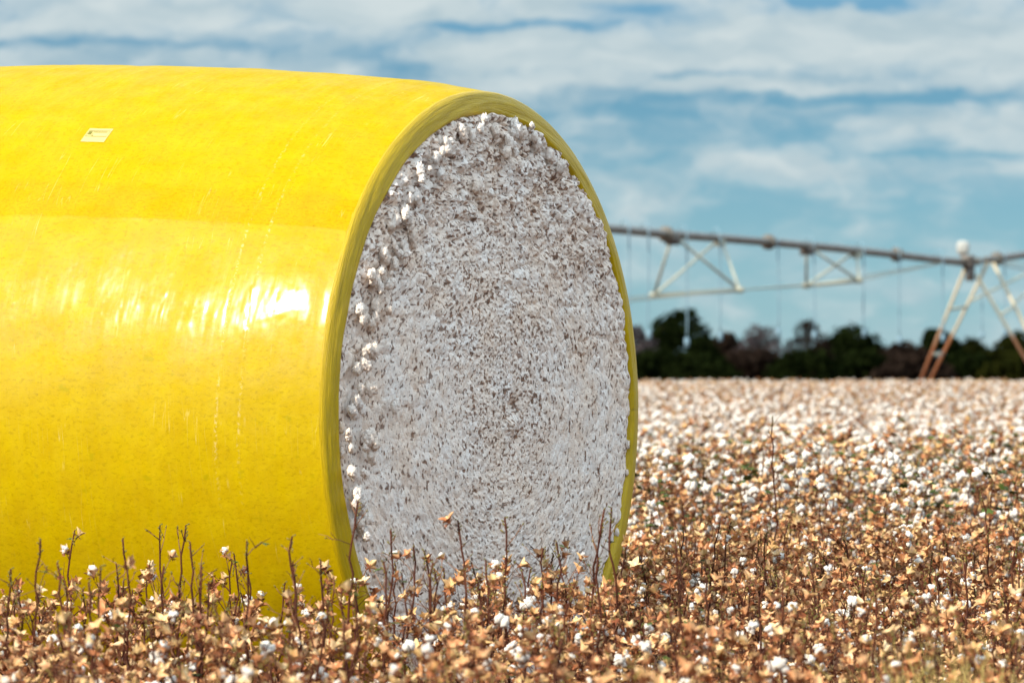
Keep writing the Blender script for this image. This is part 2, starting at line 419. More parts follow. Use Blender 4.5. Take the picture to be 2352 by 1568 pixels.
def film_height(Ug, Pg):
    cx, sx_ = np.cos(Pg), np.sin(Pg)
    fade = sst(Ug, 0.0, 0.10)
    d = 0.009 * fbm(Ug * 2.2, cx * 2.4, sx_ * 2.4, 3, 3) * fade
    d += 0.0022 * fbm(Ug * 11 + Pg * 1.5, cx * 1.8, sx_ * 1.8, 4, 9) * fade
    d += 0.0005 * fbm(Ug * 36, cx * 30, sx_ * 30, 2, 19)
    # bands where the film creases round the roll
    for u0, amp, wd in ((0.29, .0042, .006), (0.375, .0046, .007), (0.62, .0018, .006), (0.80, .0022, .007), (1.0, .0015, .010), (1.22, .002, .012), (1.5, .0016, .012), (1.75, .002, .012)):
        uc = u0 + 0.012 * vnoise(Pg * 1.3, Pg * 0 + u0 * 50, Pg * 0, 31) - 0.02 * Pg * 0.4
        prof = np.exp(-((Ug - uc) / wd) ** 2)
        beads = np.maximum(vnoise(Pg * 46, Ug * 60, Pg * 0 + u0 * 9, 57), 0) * 1.6
        d += 0.55 * amp * prof * (beads - 0.35) * (0.6 + 0.6 * vnoise(Pg * 3, Pg * 0 + u0, Pg * 0, 8))
    # crumpled crease running along the side
    pc = 0.30 + 0.035 * vnoise(Ug * 3, Ug * 0, Ug * 0, 66) + 0.02 * vnoise(Ug * 9, Ug * 0, Ug * 0, 67)
    cr = np.exp(-((Pg - pc) / 0.012) ** 2) * np.maximum(vnoise(Ug * 5, Ug * 0 + 4, Ug * 0, 70) + 0.3, 0)
    d += 0.0005 * cr
    # loose outer layer ends at the seam
    d += 0.0012 * sst(Pg, 0.574, 0.582)
    return d
R = Rprof(Ug) + film_height(Ug, Pg)
P = ring_xyz(Ug, R, Pg)
UVc = np.stack([Ug, Pg * 1.22], -1)
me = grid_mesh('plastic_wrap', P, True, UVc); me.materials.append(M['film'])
# uv jump at the closing column lies on the far side, out of sight
wrap = link('plastic_wrap', me, bale)
# folded rim
prof = [(0.0, 1.1485), (0.005, 1.1475), (0.010, 1.1450), (0.0145, 1.1410), (0.018, 1.1355), (0.0205, 1.129)]
for k in range(1, 15):
    q = k / 14; prof.append((0.0205 + q * 0.012 + 0.003 * math.sin(q * 3.1), 1.129 + q * (RF - 0.004 - 1.129)))
prof += [(0.026, RF - 0.012), (0.010, RF - 0.018), (-0.02, RF - 0.02)]
pr = np.array(prof); K = np.arange(len(pr))
Kg, Pg2 = np.meshgrid(K, ph, indexing='ij')
xo = pr[Kg, 0]; rr = pr[Kg, 1].copy()
q = np.clip((RE - rr) / (RE - RF), 0, 1)
c2, s2 = np.cos(Pg2), np.sin(Pg2)
first = film_height(np.zeros_like(Pg2[:1]), Pg2[:1]) + float(Rprof(np.array([0.0]))[0]) - 1.1485
rr += first * (1 - q) + q * (0.012 * fbm(c2 * 2.5, s2 * 2.5, c2 * 0, 4, 21))
dx = q * (1 - 0.4 * q) * (0.009 * fbm(c2 * 4 + rr * 30, s2 * 4, rr * 25, 3, 22) + 0.0022 * fbm(c2 * 9 + rr * 10, s2 * 9, rr * 60, 3, 23))
P = ring_xyz(0 * xo, rr, Pg2); P[..., 0] = xo + dx
UV2 = np.stack([(RE - rr) * 1.0 + xo, Pg2 * 1.15], -1)
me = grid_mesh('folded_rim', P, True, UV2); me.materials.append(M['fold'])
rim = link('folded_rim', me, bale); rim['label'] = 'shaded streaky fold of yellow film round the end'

def face_mesh(name, nr, nt, seed, sign=1, tufts=()):
    rs = RF * 1.012 * np.sqrt(np.linspace(0.0, 1, nr) ** 1.5)
    rs = np.linspace(0.0005, 1, nr) ** 0.85 * RF * 1.012
    th = 2 * math.pi * np.arange(nt) / nt
    Rg, Tg = np.meshgrid(rs, th, indexing='ij')
    top = sst(Rg * np.sin(Tg) + 0.10 * vnoise(Rg * np.cos(Tg) * 3, Rg * np.sin(Tg) * 3, Rg * 0, seed + 77), -0.1, 0.95)
    L = 0.004 + 0.019 * (1 - top) * sst(Rg, .05, .5)
    def lic(freq, sd, n=7, f=None, lk=1.0):
        acc = 0
        for s_ in np.linspace(-1, 1, n):
            a = Tg + s_ * L * lk / np.maximum(Rg, 0.06)
            yy, zz = Rg * np.cos(a), Rg * np.sin(a)
            acc = acc + (vnoise(yy * freq, zz * freq, yy * 0 + sd, sd) if f is None else f(yy, zz))
        return acc / n * math.sqrt(n) * 0.62
    yy0, zz0 = Rg * np.cos(Tg), Rg * np.sin(Tg)
    wob = 0.012 * vnoise(yy0 * 14, zz0 * 14, yy0 * 0, seed + 50)
    wx = 0.018 * vnoise(yy0 * 22, zz0 * 22, yy0 * 0, seed + 61); wz_ = 0.018 * vnoise(yy0 * 22, zz0 * 22, yy0 * 0 + 5, seed + 62)
    big = np.abs(lic(17, seed, 5, lambda p, q_: vnoise((p + wx) * 17, (q_ + wz_) * 17, p * 0, seed), .8)) ** .65
    mid = np.abs(lic(45, seed + 1, 7, lambda p, q_: vnoise((p + wx) * 45, (q_ + wz_) * 45, p * 0, seed + 1), .8)) ** .7; sm = lic(115, seed + 2, 7, lk=.55)
    edge = sst(Rg / RF, 0.80, 0.97)
    amp = 0.70 + 0.40 * top * sst(Rg, .3, .9) + 0.25 * edge
    amp = amp * (0.55 + 0.45 * sst(Rg, .1, .5))
    H = amp * ((0.008 + 0.012 * top) * big + (0.0060 + 0.002 * top) * mid) + 0.0026 * sm + 0.012 * fbm(yy0 * 3, zz0 * 3, yy0 * 0, 3, seed + 3)
    # the twisted core of the roll
    cd = np.hypot(yy0 - 0.07, (zz0 - 0.0) * 0.8)
    H -= 0.03 * np.exp(-(np.hypot(yy0 - 0.10, zz0 - 0.02) / 0.035) ** 2)
    H -= 0.022 * np.exp(-(np.hypot(yy0 - 0.13, zz0 + 0.09) / 0.04) ** 2)
    H += 0.02 * np.exp(-(np.hypot(yy0 - 0.07, zz0 + 0.05) / 0.035) ** 2)
    dens0 = fbm(yy0 * 7, zz0 * 7, yy0 * 0, 4, seed + 16)
    crease = np.clip(1 - (big * .8 + mid * .8), 0, 1)
    def quant(a_, q0, q1):
        v0, v1 = np.quantile(a_[::7, ::7], (q0, q1)); return sst(a_, v0, v1)
    # sampled on an even grid in the plane so that specks keep one size everywhere
    speck = quant(lic(135, seed + 8, 5, lk=.22) * (1 + .0 * dens0) + .10 * dens0, 0.80, 0.90)
    speck2 = quant(lic(90, seed + 9, 5, lk=.35) + .15 * dens0, 0.93, 0.97)
    dens = 0.50 + 1.2 * fbm(yy0 * 4, zz0 * 4, yy0 * 0, 3, seed + 6)
    trash = np.clip(sst(crease, 0.68, 1.0) * 0.12 * (dens + .3) + speck * 0.9 + speck2 * 1.0, 0, 1)
    x = 0.018 + 0.057 * (1 - (Rg / RF) ** 2) + H - 0.010
    fold = sst(Rg / RF, 0.985, 1.012)
    x = x * (1 - fold) + (-0.015) * fold
    Rw = Rg * (1 + 0.010 * fbm(np.cos(Tg) * 14, np.sin(Tg) * 14, Tg * 0, 3, seed + 7) * sst(Rg / RF, .9, 1))
    z = ZC + Rw * np.sin(Tg); z = np.where(z < 0.12, 0.12 - (0.12 - z) * 0.25, z)
    P = np.stack([sign * x, Rw * np.cos(Tg), z], -1)
    me = grid_mesh(name, P, True, attr=('trash', trash), flip=(sign < 0))
    me.materials.append(M['cotton'])
    return me
me = face_mesh('cotton_end', 420, 1900, 100)
face = link('cotton_end', me, bale)
# fluffy locks standing proud of the end: the sun catches them along the upper left edge
tpx = [(1100,283),(1120,292),(1150,312),(1162,300),(1145,342),(1190,285),(1215,297),(1270,357),(1000,348),(1017,336),(985,368),(950,432),(940,447),
       (905,522),(915,562),(930,512),(937,536),(900,572),(895,612),(885,637),(860,642),(852,667),(978,674),(822,882),(832,868),(816,905),(888,937),
       (830,1082),(845,1047),(806,1062),(814,1132),(832,1212),(824,1182),(1082,412),(1097,440),(872,722),(838,802),(1140,328),(862,700),(826,840),(811,960),
       (806,1010),(1205,290),(1255,340),(968,405),(925,480),(880,660),(846,760),(820,1110),(826,1150),(1175,292),(1082,300),(1050,308)]
epx = []
er = random.Random(3)
for k in range(24):
    a = math.radians(er.uniform(98, 235)); r = RF * er.uniform(.84, .97)
    tpx.append((1130 + 318 * r * math.cos(a), 945 - 640 * r * math.sin(a)))
for k in range(60):                     # small locks round the whole edge
    a = er.uniform(0, 2 * math.pi); r = RF * er.uniform(0.955, 0.985)
    epx.append((r * math.cos(a), r * math.sin(a), er.uniform(0.008, 0.016)))
for px, py in tpx:
    mb = MB()
    yl = (px - 1130) / 318.0; zl = (945 - py) / 640.0
    rr_ = math.hypot(yl, zl)
    if rr_ > RF * 0.97: yl *= RF * .97 / rr_; zl *= RF * .97 / rr_
    ty, tz = er.uniform(-.01, .01), er.uniform(-.02, .02); ax_ = er.uniform(0.010, 0.026)
    for j in range(er.choice([2, 3, 5, 6, 8, 9, 12, 16])):          # a ragged lock: a wandering chain of small puffs
        s = er.uniform(0.006, 0.0145)
        ty += er.uniform(-.011, .011); tz += er.uniform(-.013, .011); ax_ = min(max(ax_ + er.uniform(-.005, .006), .004), .036)
        if math.hypot(yl + ty, zl + tz) > RF * .985: continue
        puff(mb, (0.030 + ax_ + 0.057 * (1 - rr_ ** 2 / RF ** 2), yl + ty, ZC + zl + tz), s, er.random() * 90, ICO3 if s > .009 else ICO2, 0, 0.6, 2.4,
             (er.uniform(.7, 1.1), er.uniform(.7, 1.3), er.uniform(.9, 1.9)))
    link('cotton_lock', mb.mesh('cotton_lock', [M['cotton']]), bale)['label'] = 'sunlit fluffy lock sticking out of the cotton end'
for y_, z_, s in epx[:20]:
    if ZC + z_ < 0.15: continue
    if y_ > 0: s *= .6
    mb = MB()
    puff(mb, (0.026, y_, ZC + z_), s, er.random() * 90, ICO3, 0, 0.6, 2.4, (.9, .8, 1.7))
    link('cotton_lock', mb.mesh('cotton_lock', [M['cotton']]), bale)
back = face_mesh('cotton_end', 90, 360, 300, -1)
bk = link('cotton_end', back, bale); bk.location = (-2.5, 0, 0); 
# printed tag stuck on the film
def tag_grid(u0, u1, f0, f1, lift, nu=8, nf=8):
    Ut, Ft = np.meshgrid(np.linspace(u0, u1, nu), np.linspace(f0, f1, nf), indexing='ij')
    R_ = Rprof(Ut) + film_height(Ut, Ft) + lift
    return ring_xyz(Ut, R_, Ft)
TU0, TU1 = 1.090, 1.188
TF0, TF1 = math.radians(49.3), math.radians(52.9)
TL = 0.0015
me = grid_mesh('printed_tag', tag_grid(TU0, TU1, TF0, TF1, TL)); me.materials.append(M['paper'])
tagob = link('printed_tag', me, bale); tagob['label'] = 'small pale printed tag stuck on the wrap'
ink = []
def patch(a0, a1, b0, b1):     # a: 0 left .. 1 right, b: 0 bottom .. 1 top
    ink.append(tag_grid(TU1 + (TU0 - TU1) * a0, TU1 + (TU0 - TU1) * a1, TF0 + (TF1 - TF0) * b0, TF0 + (TF1 - TF0) * b1, TL + 0.0012, 4, 3))
patch(0.05, 0.95, 0.80, 0.83); patch(0.05, 0.95, 0.38, 0.41); patch(0.05, 0.06, 0.41, 0.80); patch(0.94, 0.95, 0.41, 0.80)
a = 0.27
for wd in (.035, .03, .035, .02, .03, .03, .04, .02, .035, .03, .03, .02, .035, .03):   # one line of tiny print, too small to read
    patch(a, a + wd * .75, 0.68, 0.75); a += wd + 0.013
patch(0.27, 0.31, 0.57, 0.60); patch(0.27, 0.34, 0.45, 0.50)
for i in range(4):
    patch(0.09 + i * 0.037, 0.115 + i * 0.037, 0.52, 0.76)
mb = MB()
for g_ in ink:
    nu, nv = g_.shape[:2]
    mb.add([Vector(p) for p in g_.reshape(-1, 3)], [(i * nv + j, (i + 1) * nv + j, (i + 1) * nv + j + 1, i * nv + j + 1) for i in range(nu - 1) for j in range(nv - 1)])
link('tag_print', mb.mesh('tag_print', [M['ink']]), tagob)

# ---------------------------------------------------------------- cotton plants
def carpel(mb, base, axis, side, L, W, cup, mi):
    """one dry boat-shaped wall of an open boll"""
    nrm = axis.cross(side).normalized()
    vs = []; nl, nw = 6, 4
    for i in range(nl):
        q = i / (nl - 1); wd = W * (math.sin(math.pi * min(q * 0.92 + 0.06, 1)) ** 0.75)
        for j in range(nw + 1):
            s_ = j / nw * 2 - 1
            vs.append(base + axis * (L * q) + side * (wd * 0.5 * s_) + nrm * (cup * (abs(s_) ** 1.6) * wd + 0.22 * L * q * q * -1))
    fs = [(i * (nw + 1) + j, i * (nw + 1) + j + 1, (i + 1) * (nw + 1) + j + 1, (i + 1) * (nw + 1) + j) for i in range(nl - 1) for j in range(nw)]
    mb.add(vs, fs, mi)
def make_bur(seed, name='boll'):
    r = random.Random(seed); mb = MB()
    n = r.choice([4, 4, 5, 5]); op = r.uniform(0.25, 1.0)
    for k in range(n):
        a = 2 * math.pi * k / n + r.uniform(-.2, .2); o = op + r.uniform(-.2, .25)
        out_ = Vector((math.cos(a), math.sin(a), 0)); ax = (out_ * math.sin(o) + Vector((0, 0, 1)) * math.cos(o)).normalized()
        sd = Vector((-math.sin(a), math.cos(a), 0))
        carpel(mb, out_ * 0.005, ax, sd, r.uniform(.027, .039), r.uniform(.017, .025), 0.40, 0)
    for k in range(3):            # ragged bracts under the boll
        a = 2 * math.pi * k / 3 + r.uniform(-.4, .4)
        out_ = Vector((math.cos(a), math.sin(a), 0)); sd = Vector((-math.sin(a), math.cos(a), 0))
        o = r.uniform(0.9, 1.9); ax = (out_ * math.sin(o) + Vector((0, 0, 1)) * math.cos(o)).normalized()
        L = r.uniform(.018, .030); b0 = out_ * .004 - Vector((0, 0, .003))
        vs = [b0 - sd * .004, b0 + sd * .004]; fs = []
        for q in range(5):
            s_ = q / 4 * 2 - 1; ll = L * (1 - 0.25 * abs(s_)) * r.uniform(.8, 1.1)
            vs.append(b0 + ax * ll * .6 + sd * s_ * .014 + Vector((0, 0, 1)) * r.uniform(-.003, .003))
            vs.append(b0 + ax * ll + sd * s_ * .016 + Vector((0, 0, 1)) * r.uniform(-.006, .006))
        for q in range(4): fs.append((2 + 2 * q, 3 + 2 * q, 4 + 2 * q)); fs.append((0 if q < 2 else 1, 2 + 2 * q, 4 + 2 * q))
        fs.append((0, 6, 1))
        mb.add(vs, fs, 1)
    mb.tube([(0, 0, -.012), (0, 0, .004)], [.002, .004], 5, 1)
    return mb
def make_lint(seed, big):
    r = random.Random(seed); mb = MB()
    n = r.choice([3, 4]) if not big else r.choice([4, 5])
    for k in range(n):
        a = 2 * math.pi * k / n + r.uniform(-.3, .3); ro = 0.0155 if big else 0.007
        puff(mb, (ro * math.cos(a), ro * math.sin(a), .020 + r.uniform(-.006, .010)), r.uniform(.010, .0175) if big else r.uniform(.008, .0125),
             r.random() * 90, ICO2, 0, 0.55, 2.4, (r.uniform(.8, 1.2), 1, r.uniform(.9, 1.5)))
    if big and r.random() < .6: puff(mb, (r.uniform(-.01, .01), r.uniform(-.01, .01), -.004), .013, r.random() * 90, ICO2, 0, .35, 1.8, (1, 1, 1.5))
    return mb
def make_leaf(seed, green):
    r = random.Random(seed); mb = MB()
    L = r.uniform(.028, .048) if green else r.uniform(.022, .04)
    mb.tube([(0, 0, 0), (0, .012, .003)], .0009, 3, 0)
    lobes = [(-1.1, .6), (-.5, .85), (0, 1.0), (.5, .85), (1.1, .6)]
    c0 = Vector((0, .012, .003)); rim_ = []
    curl = r.uniform(.3, .9) if not green else r.uniform(.1, .4)
    for k, (a, l) in enumerate(lobes):
        if k: am = (a + lobes[k - 1][0]) / 2; rim_.append((am, .5))
        rim_.append((a, l))
    vs = [c0]
    for a, l in rim_:
        d = L * l * r.uniform(.85, 1.1)
        vs.append(c0 + Vector((math.sin(a) * d * .5, math.cos(a) * d * .5, .15 * d * r.uniform(-1, 1))))
        vs.append(c0 + Vector((math.sin(a) * d, math.cos(a) * d, -curl * d * .5 + r.uniform(-.3, .3) * d * .5)))
    fs = []
    for k in range(len(rim_) - 1):
        i = 1 + 2 * k
        fs.append((0, i, i + 2)); fs.append((i, i + 1, i + 3, i + 2))
    mb.add(vs, fs, 0)
    return mb
BURS = [make_bur(40 + i) for i in range(8)]
LINTS = [make_lint(70 + i, False) for i in range(3)] + [make_lint(90 + i, True) for i in range(5)]
LEAVES = [make_leaf(120 + i, False) for i in range(4)] + [make_leaf(140 + i, True) for i in range(3)]
BURM = [q.mesh('boll', [M['bur'], M['bract']]) for q in BURS]
LINTM = [q.mesh('lint', [M['lint']]) for q in LINTS]
LEAFM = [q.mesh('leaf', [M['dryleaf'] if i < 4 else M['leaf']]) for i, q in enumerate(LEAVES)]

LINT_P = {'full': .43, 'leafy': .23, 'far': .26}
def plan(seed, kind, height=None):
    """skeleton of one plant: stem mesh builder plus placed bolls and leaves.  kind: 'picked', 'tall', 'full', 'leafy'"""
    r = random.Random(seed); st_ = MB(); bolls = []; leaves = []
    H = height or {'bushy': r.uniform(.44, .60), 'picked': r.uniform(.50, .74), 'tall': r.uniform(.76, .86), 'full': r.uniform(.62, .76), 'far': r.uniform(.62, .74), 'leafy': r.uniform(.64, .78)}[kind]
    dens = {'picked': 1.0, 'bushy': 1.05, 'tall': .8, 'full': 1.0, 'far': 1.0, 'leafy': .9}[kind]
    ln = Vector((r.uniform(-.07, .07), r.uniform(-.07, .07), 1)); pts = []; rad = []
    n = int(H / .042); p = Vector((0, 0, -.03)); r0 = r.uniform(.005, .0075)
    top_r = .0024 if kind != 'tall' else .0030
    for i in range(n + 1):
        pts.append(p.copy()); rad.append(r0 + (top_r - r0) * (i / n) ** .8)
        p = p + Vector((ln.x + r.uniform(-.24, .24), ln.y + r.uniform(-.24, .24), 1)) * ((H + .03) / n)
    st_.tube(pts, rad, 5, 0)
    a = r.uniform(0, 6.28)
    canopy = .50 if kind in ('picked', 'tall') else H * .98
    twn = 0
    for i in range(3, n):
        z = pts[i].z
        if z < .08: continue
        a += 2.4 + r.uniform(-.4, .4)
        if r.random() > (.92 if z < canopy else .85): continue
        fr = z / H
        low = z < canopy
        Lb = r.uniform(.10, .24) * (1.1 - .6 * fr) if low else r.uniform(.04, .17) * (1.35 - .9 * fr)
        up = r.uniform(.45, 1.1)
        d = Vector((math.cos(a) * math.cos(up), math.sin(a) * math.cos(up), math.sin(up)))
        k = 3 if low else 2; bp = [pts[i].copy()]
        for j in range(k):
            d = (d + Vector((r.uniform(-.3, .3), r.uniform(-.3, .3), r.uniform(-.22, .25)))).normalized()
            bp.append(bp[-1] + d * Lb / k)
        rb = .0023 if low else .0019
        st_.tube(bp, [rb * (1 - .55 * j / k) for j in range(k + 1)], 4, 1 if not low or r.random() < .4 else 0)
        for j in range(r.randint(1, 3) if low else r.randint(0, 2)):      # fine side twigs
            b0 = bp[r.randint(0, k - 1)].lerp(bp[-1], r.uniform(.1, .8))
            dt = (d + Vector((r.uniform(-1, 1), r.uniform(-1, 1), r.uniform(-.4, .8)))).normalized() * r.uniform(.03, .09) * (1 if low else .6)
            st_.tube([b0, b0 + dt * .5 + Vector((r.uniform(-.006, .006), r.uniform(-.006, .006), .003)), b0 + dt], [.0013, .0011, .0006], 3, 0 if r.random() < .6 else 1)
        if low:
            for j in range(1, k + 1):
                if r.random() < (.60 + .28 * (j == k)) * dens and bp[j].z > .10:
                    dd = (d * .6 + Vector((r.uniform(-.7, .7), r.uniform(-.7, .7), r.uniform(-.1, 1)))).normalized()
                    q = bp[j] + dd * .014
                    if j < k: st_.tube([bp[j], q], .0013, 4, 0)
                    if kind in ('full', 'leafy', 'far'):
                        li = 3 + r.randrange(5) if r.random() < LINT_P[kind] else None
                    else:
                        u = r.random(); li = (3 + r.randrange(5)) if u < .035 else (r.randrange(3) if u < .20 else None)
                    sc = r.uniform(.52, 1.02)
                    if kind == 'full': sc *= 1.05
                    if kind in ('picked', 'tall', 'bushy') and li is not None and li > 2: sc *= .8
                    bolls.append((q, dd, r.uniform(0, 6.28), sc, r.randrange(8), li))
                elif r.random() < .45:
                    leaves.append((bp[j], r.uniform(0, 6.28), r.uniform(-.9, .5), r.uniform(.6, 1.1), r.randrange(4)))
            if r.random() < (.12 if kind != 'leafy' else .6):
                leaves.append((bp[-1], r.uniform(0, 6.28), r.uniform(-.6, .6), r.uniform(*((1.1, 1.9) if kind == 'leafy' else (.5, 1.0))), 4 + r.randrange(3)))
        else:
            st_.tube([bp[-1], bp[-1] + d * .008], [.0028, .0012], 4, 2)
            if r.random() < .10: bolls.append((bp[-1] + d * .012, d, 0, r.uniform(.6, .85), r.randrange(8), r.randrange(3) if r.random() < .4 else None))
            if r.random() < (.12 if kind != 'leafy' else .8):
                leaves.append((bp[-1], r.uniform(0, 6.28), r.uniform(-.5, .5), r.uniform(*((1.0, 1.9) if kind == 'leafy' else (.35, .8))), (4 + r.randrange(3)) if r.random() < .7 else r.randrange(4)))
    if kind == 'leafy':
        for j in range(r.randint(5, 11)):
            q = pts[r.randint(int(n * .6), n)] + Vector((r.uniform(-.09, .09), r.uniform(-.09, .09), r.uniform(-.02, .03)))
            leaves.append((q, r.uniform(0, 6.28), r.uniform(-.5, .7), r.uniform(1.0, 1.7), 4 + r.randrange(3)))
    for j in range(5):            # little buds at the tip
        st_.tube([pts[-1] + Vector((0, 0, -j * .012)), pts[-1] + Vector((r.uniform(-.012, .012), r.uniform(-.012, .012), .004 - j * .010))], [.0012, .0028], 4, 2)
    return st_, bolls, leaves
def boll_matrix(q, dd, spin, sc):
    return Matrix.Translation(q) @ dd.to_track_quat('Z', 'Y').to_matrix().to_4x4() @ Matrix.Rotation(spin, 4, 'Z') @ Matrix.Scale(sc, 4)
def leaf_matrix(q, rz_, rx, sc):
    return Matrix.Translation(q) @ Matrix.Rotation(rz_, 4, 'Z') @ Matrix.Rotation(rx, 4, 'X') @ Matrix.Scale(sc, 4)

STEM_MATS = [M['stem'], M['twig'], M['bud']]
def proto_objects(seed, kind, height=None):
    st_, bolls, leaves = plan(seed, kind, height)
    root = empty('cotton_plant', (0, 0, 0))
    link('stalk', st_.mesh('stalk', STEM_MATS), root)
    for q, dd, sp_, sc, bi, li in bolls:
        o = link('boll', BURM[bi], root); o.matrix_local = boll_matrix(q, dd, sp_, sc)
        if li is not None: link('lint', LINTM[li], o)
    for q, a_, b_, sc, i in leaves:
        o = link('leaf', LEAFM[i], root); o.matrix_local = leaf_matrix(q, a_, b_, sc)
    return root
def joined_mesh(seed, kind, height=None):
    st_, bolls, leaves = plan(seed, kind, height); mb = MB()
    mb.add(st_.v, st_.f, 0); mb.m = list(st_.m)
    def put(src, mtx, remap):
        o = len(mb.v); mb.v.extend([tuple(mtx @ Vector(p)) for p in src.v]); mb.f.extend([tuple(i + o for i in q) for q in src.f]); mb.m.extend([remap[x] for x in src.m])
    for q, dd, sp_, sc, bi, li in bolls:
        mt = boll_matrix(q, dd, sp_, sc); put(BURS[bi], mt, (3, 4))
        if li is not None: put(LINTS[li], mt, (5,))
    for q, a_, b_, sc, i in leaves: put(LEAVES[i], leaf_matrix(q, a_, b_, sc), (6 if i < 4 else 7,))
    return mb.mesh('cotton_field_plant', STEM_MATS + [M['bur'], M['bract'], M['lint'], M['dryleaf'], M['leaf']])

def copy_tree(o, parent=None):
    c = o.copy(); COL.objects.link(c)
    if parent is not None: c.parent = parent
    for ch in list(KIDS[o.name]): copy_tree(ch, c)
    return c
KIDS = {}
def remember(o):
    KIDS[o.name] = list(o.children)
    for ch in o.children: remember(ch)

# where plants stand
bx = Vector((math.cos(math.radians(-30)), math.sin(math.radians(-30))))
by = Vector((-bx.y, bx.x))
def hits_bale(x, y):
    d = Vector((x - EC.x, y - EC.y)); a = d.dot(bx); b_ = d.dot(by)
    return -2.62 < a < 0.13 and abs(b_) < 1.12
spots = []
pr_ = random.Random(11)
y = 12.2
while y < 37.5:
    hw = 0.10 * y + 4.5; x = -hw
    while x < hw:
        xx = x + pr_.uniform(-.14, .14); yy = y + pr_.uniform(-.16, .16)
        if not hits_bale(xx, yy) and pr_.random() < .95: spots.append((xx, yy))
        x += pr_.uniform(.26, .36)
    y += .32
def in_view(x, y):
    if abs(x) > .0925 * y: return False
    if y > 19.3 + (x + 1.0) * -0.0 and x / y < .0215 and y > (20.5 if x > -.6 else 19.6): return False
    return True
view = sorted([s for s in spots if in_view(*s)], key=lambda s: s[1])
tall = [(90,1240,16.4,'tall stalk near the left border, its tip against the yellow wrap'),
        (200,1292,16.0,'tall stalk against the yellow wrap, a little in from the left border'),
        (315,1235,17.2,'tall stalk against the yellow wrap, straight below the printed tag'),
        (485,1245,17.2,'tall stalk before the yellow wrap, left of the two pale dotted lines'),
        (567,1240,16.6,'tall stalk before the yellow wrap, right under the two pale dotted lines'),
        (695,1232,16.2,'tall stalk just left of the lower corner of the folded rim'),
        (806,1150,17.4,'tall dark stalk crossing the left lower edge of the white end'),
        (845,1216,17.8,'stalk just right of the tall one crossing the left edge of the white end'),
        (925,1256,17.8,'tall stalk before the left part of the white cotton end'),
        (1068,1195,17.4,'tall stalk in front of the white end, just left of its middle'),
        (1180,1190,17.8,'tall stalk in front of the middle of the white cotton end'),
        (1246,1258,18.0,'shorter stalk just right of the middle of the white cotton end'),
        (1335,1170,17.8,'tall red-brown stalk before the right half of the white end'),
        (1406,1165,17.8,'tall stalk nearest the lower right edge of the white end'),
        (1535,1235,15.8,'tall stalk standing just right of the bale in the foreground'),
        (1812,957,26.5,'lone tall stalk rising above the picked rows right of the bale'),
        (1725,1290,17.0,'thin upright stalk among burs right of the bale, below the lone tall one'),
        (2010,1330,15.5,'tall stalk in the foreground at lower right, nearer than its neighbours')]
for px, py, D in ((35,1305,16.3),(140,1330,16.8),(255,1335,15.8),(372,1300,17.2),(432,1335,16.2),(640,1290,17.0),(745,1285,16.8),(885,1290,17.0),(960,1292,17.2),(1010,1262,17.6),(1130,1285,17.4),(1290,1245,17.8),(1370,1285,17.2),(1620,1300,17.0),(1900,1290,17.5),(2120,1310,17.2),(2250,1260,18.5)):
    tall.append((px, py, D, 'picked cotton plant with brown stalk and mostly empty tan burs'))
n_ind = 298 - len(tall)
ind = view[:n_ind]; indset = set(ind)
rest = [s for s in spots if s not in indset]
mixed = [s for s in rest if s[1] > 27 and pr_.random() < (s[1] - 26) / 8]; mixset = set(mixed)
rest = [s for s in rest if s not in mixset]
# individual plants
protos = []
for i in range(14): protos.append(proto_objects(500 + i, 'picked'))
for i in range(10): protos.append(proto_objects(560 + i, 'bushy'))
for q in protos: remember(q)
GROUP = 'picked cotton plants with mostly empty burs'
used = set()
def place(root_, x, y, rz_, s, tilt=(0, 0)):
    root_.location = (x, y, float(gz(y))); root_.rotation_euler = (tilt[0], tilt[1], rz_); root_.scale = (s, s, s)
for k, (x, y) in enumerate(ind):
    i = pr_.randrange(14) if pr_.random() < (.8 if y < 19 else .3) else 14 + pr_.randrange(10)
    if i not in used: used.add(i); o = protos[i]
    else: o = copy_tree(protos[i])
    place(o, x, y, pr_.uniform(0, 6.28), pr_.uniform(.88, 1.12), (pr_.uniform(-.08, .08), pr_.uniform(-.08, .08)))
    info(o, 'picked cotton plant with brown stalk and mostly empty tan burs', 'cotton plant', GROUP)
for k, (px, py, D, lab) in enumerate(tall):
    p = at(px, py, D); o = proto_objects(800 + k * 3, 'tall', p.z)
    tip = o.children[0].data.vertices[-1].co
    place(o, p.x, p.y, pr_.uniform(0, 6.28), 1.0)
    v = Matrix.Rotation(o.rotation_euler.z, 4, 'Z') @ Vector((tip.x, tip.y, 0)); o.location.x -= v.x; o.location.y -= v.y
    info(o, lab, 'cotton plant', GROUP)

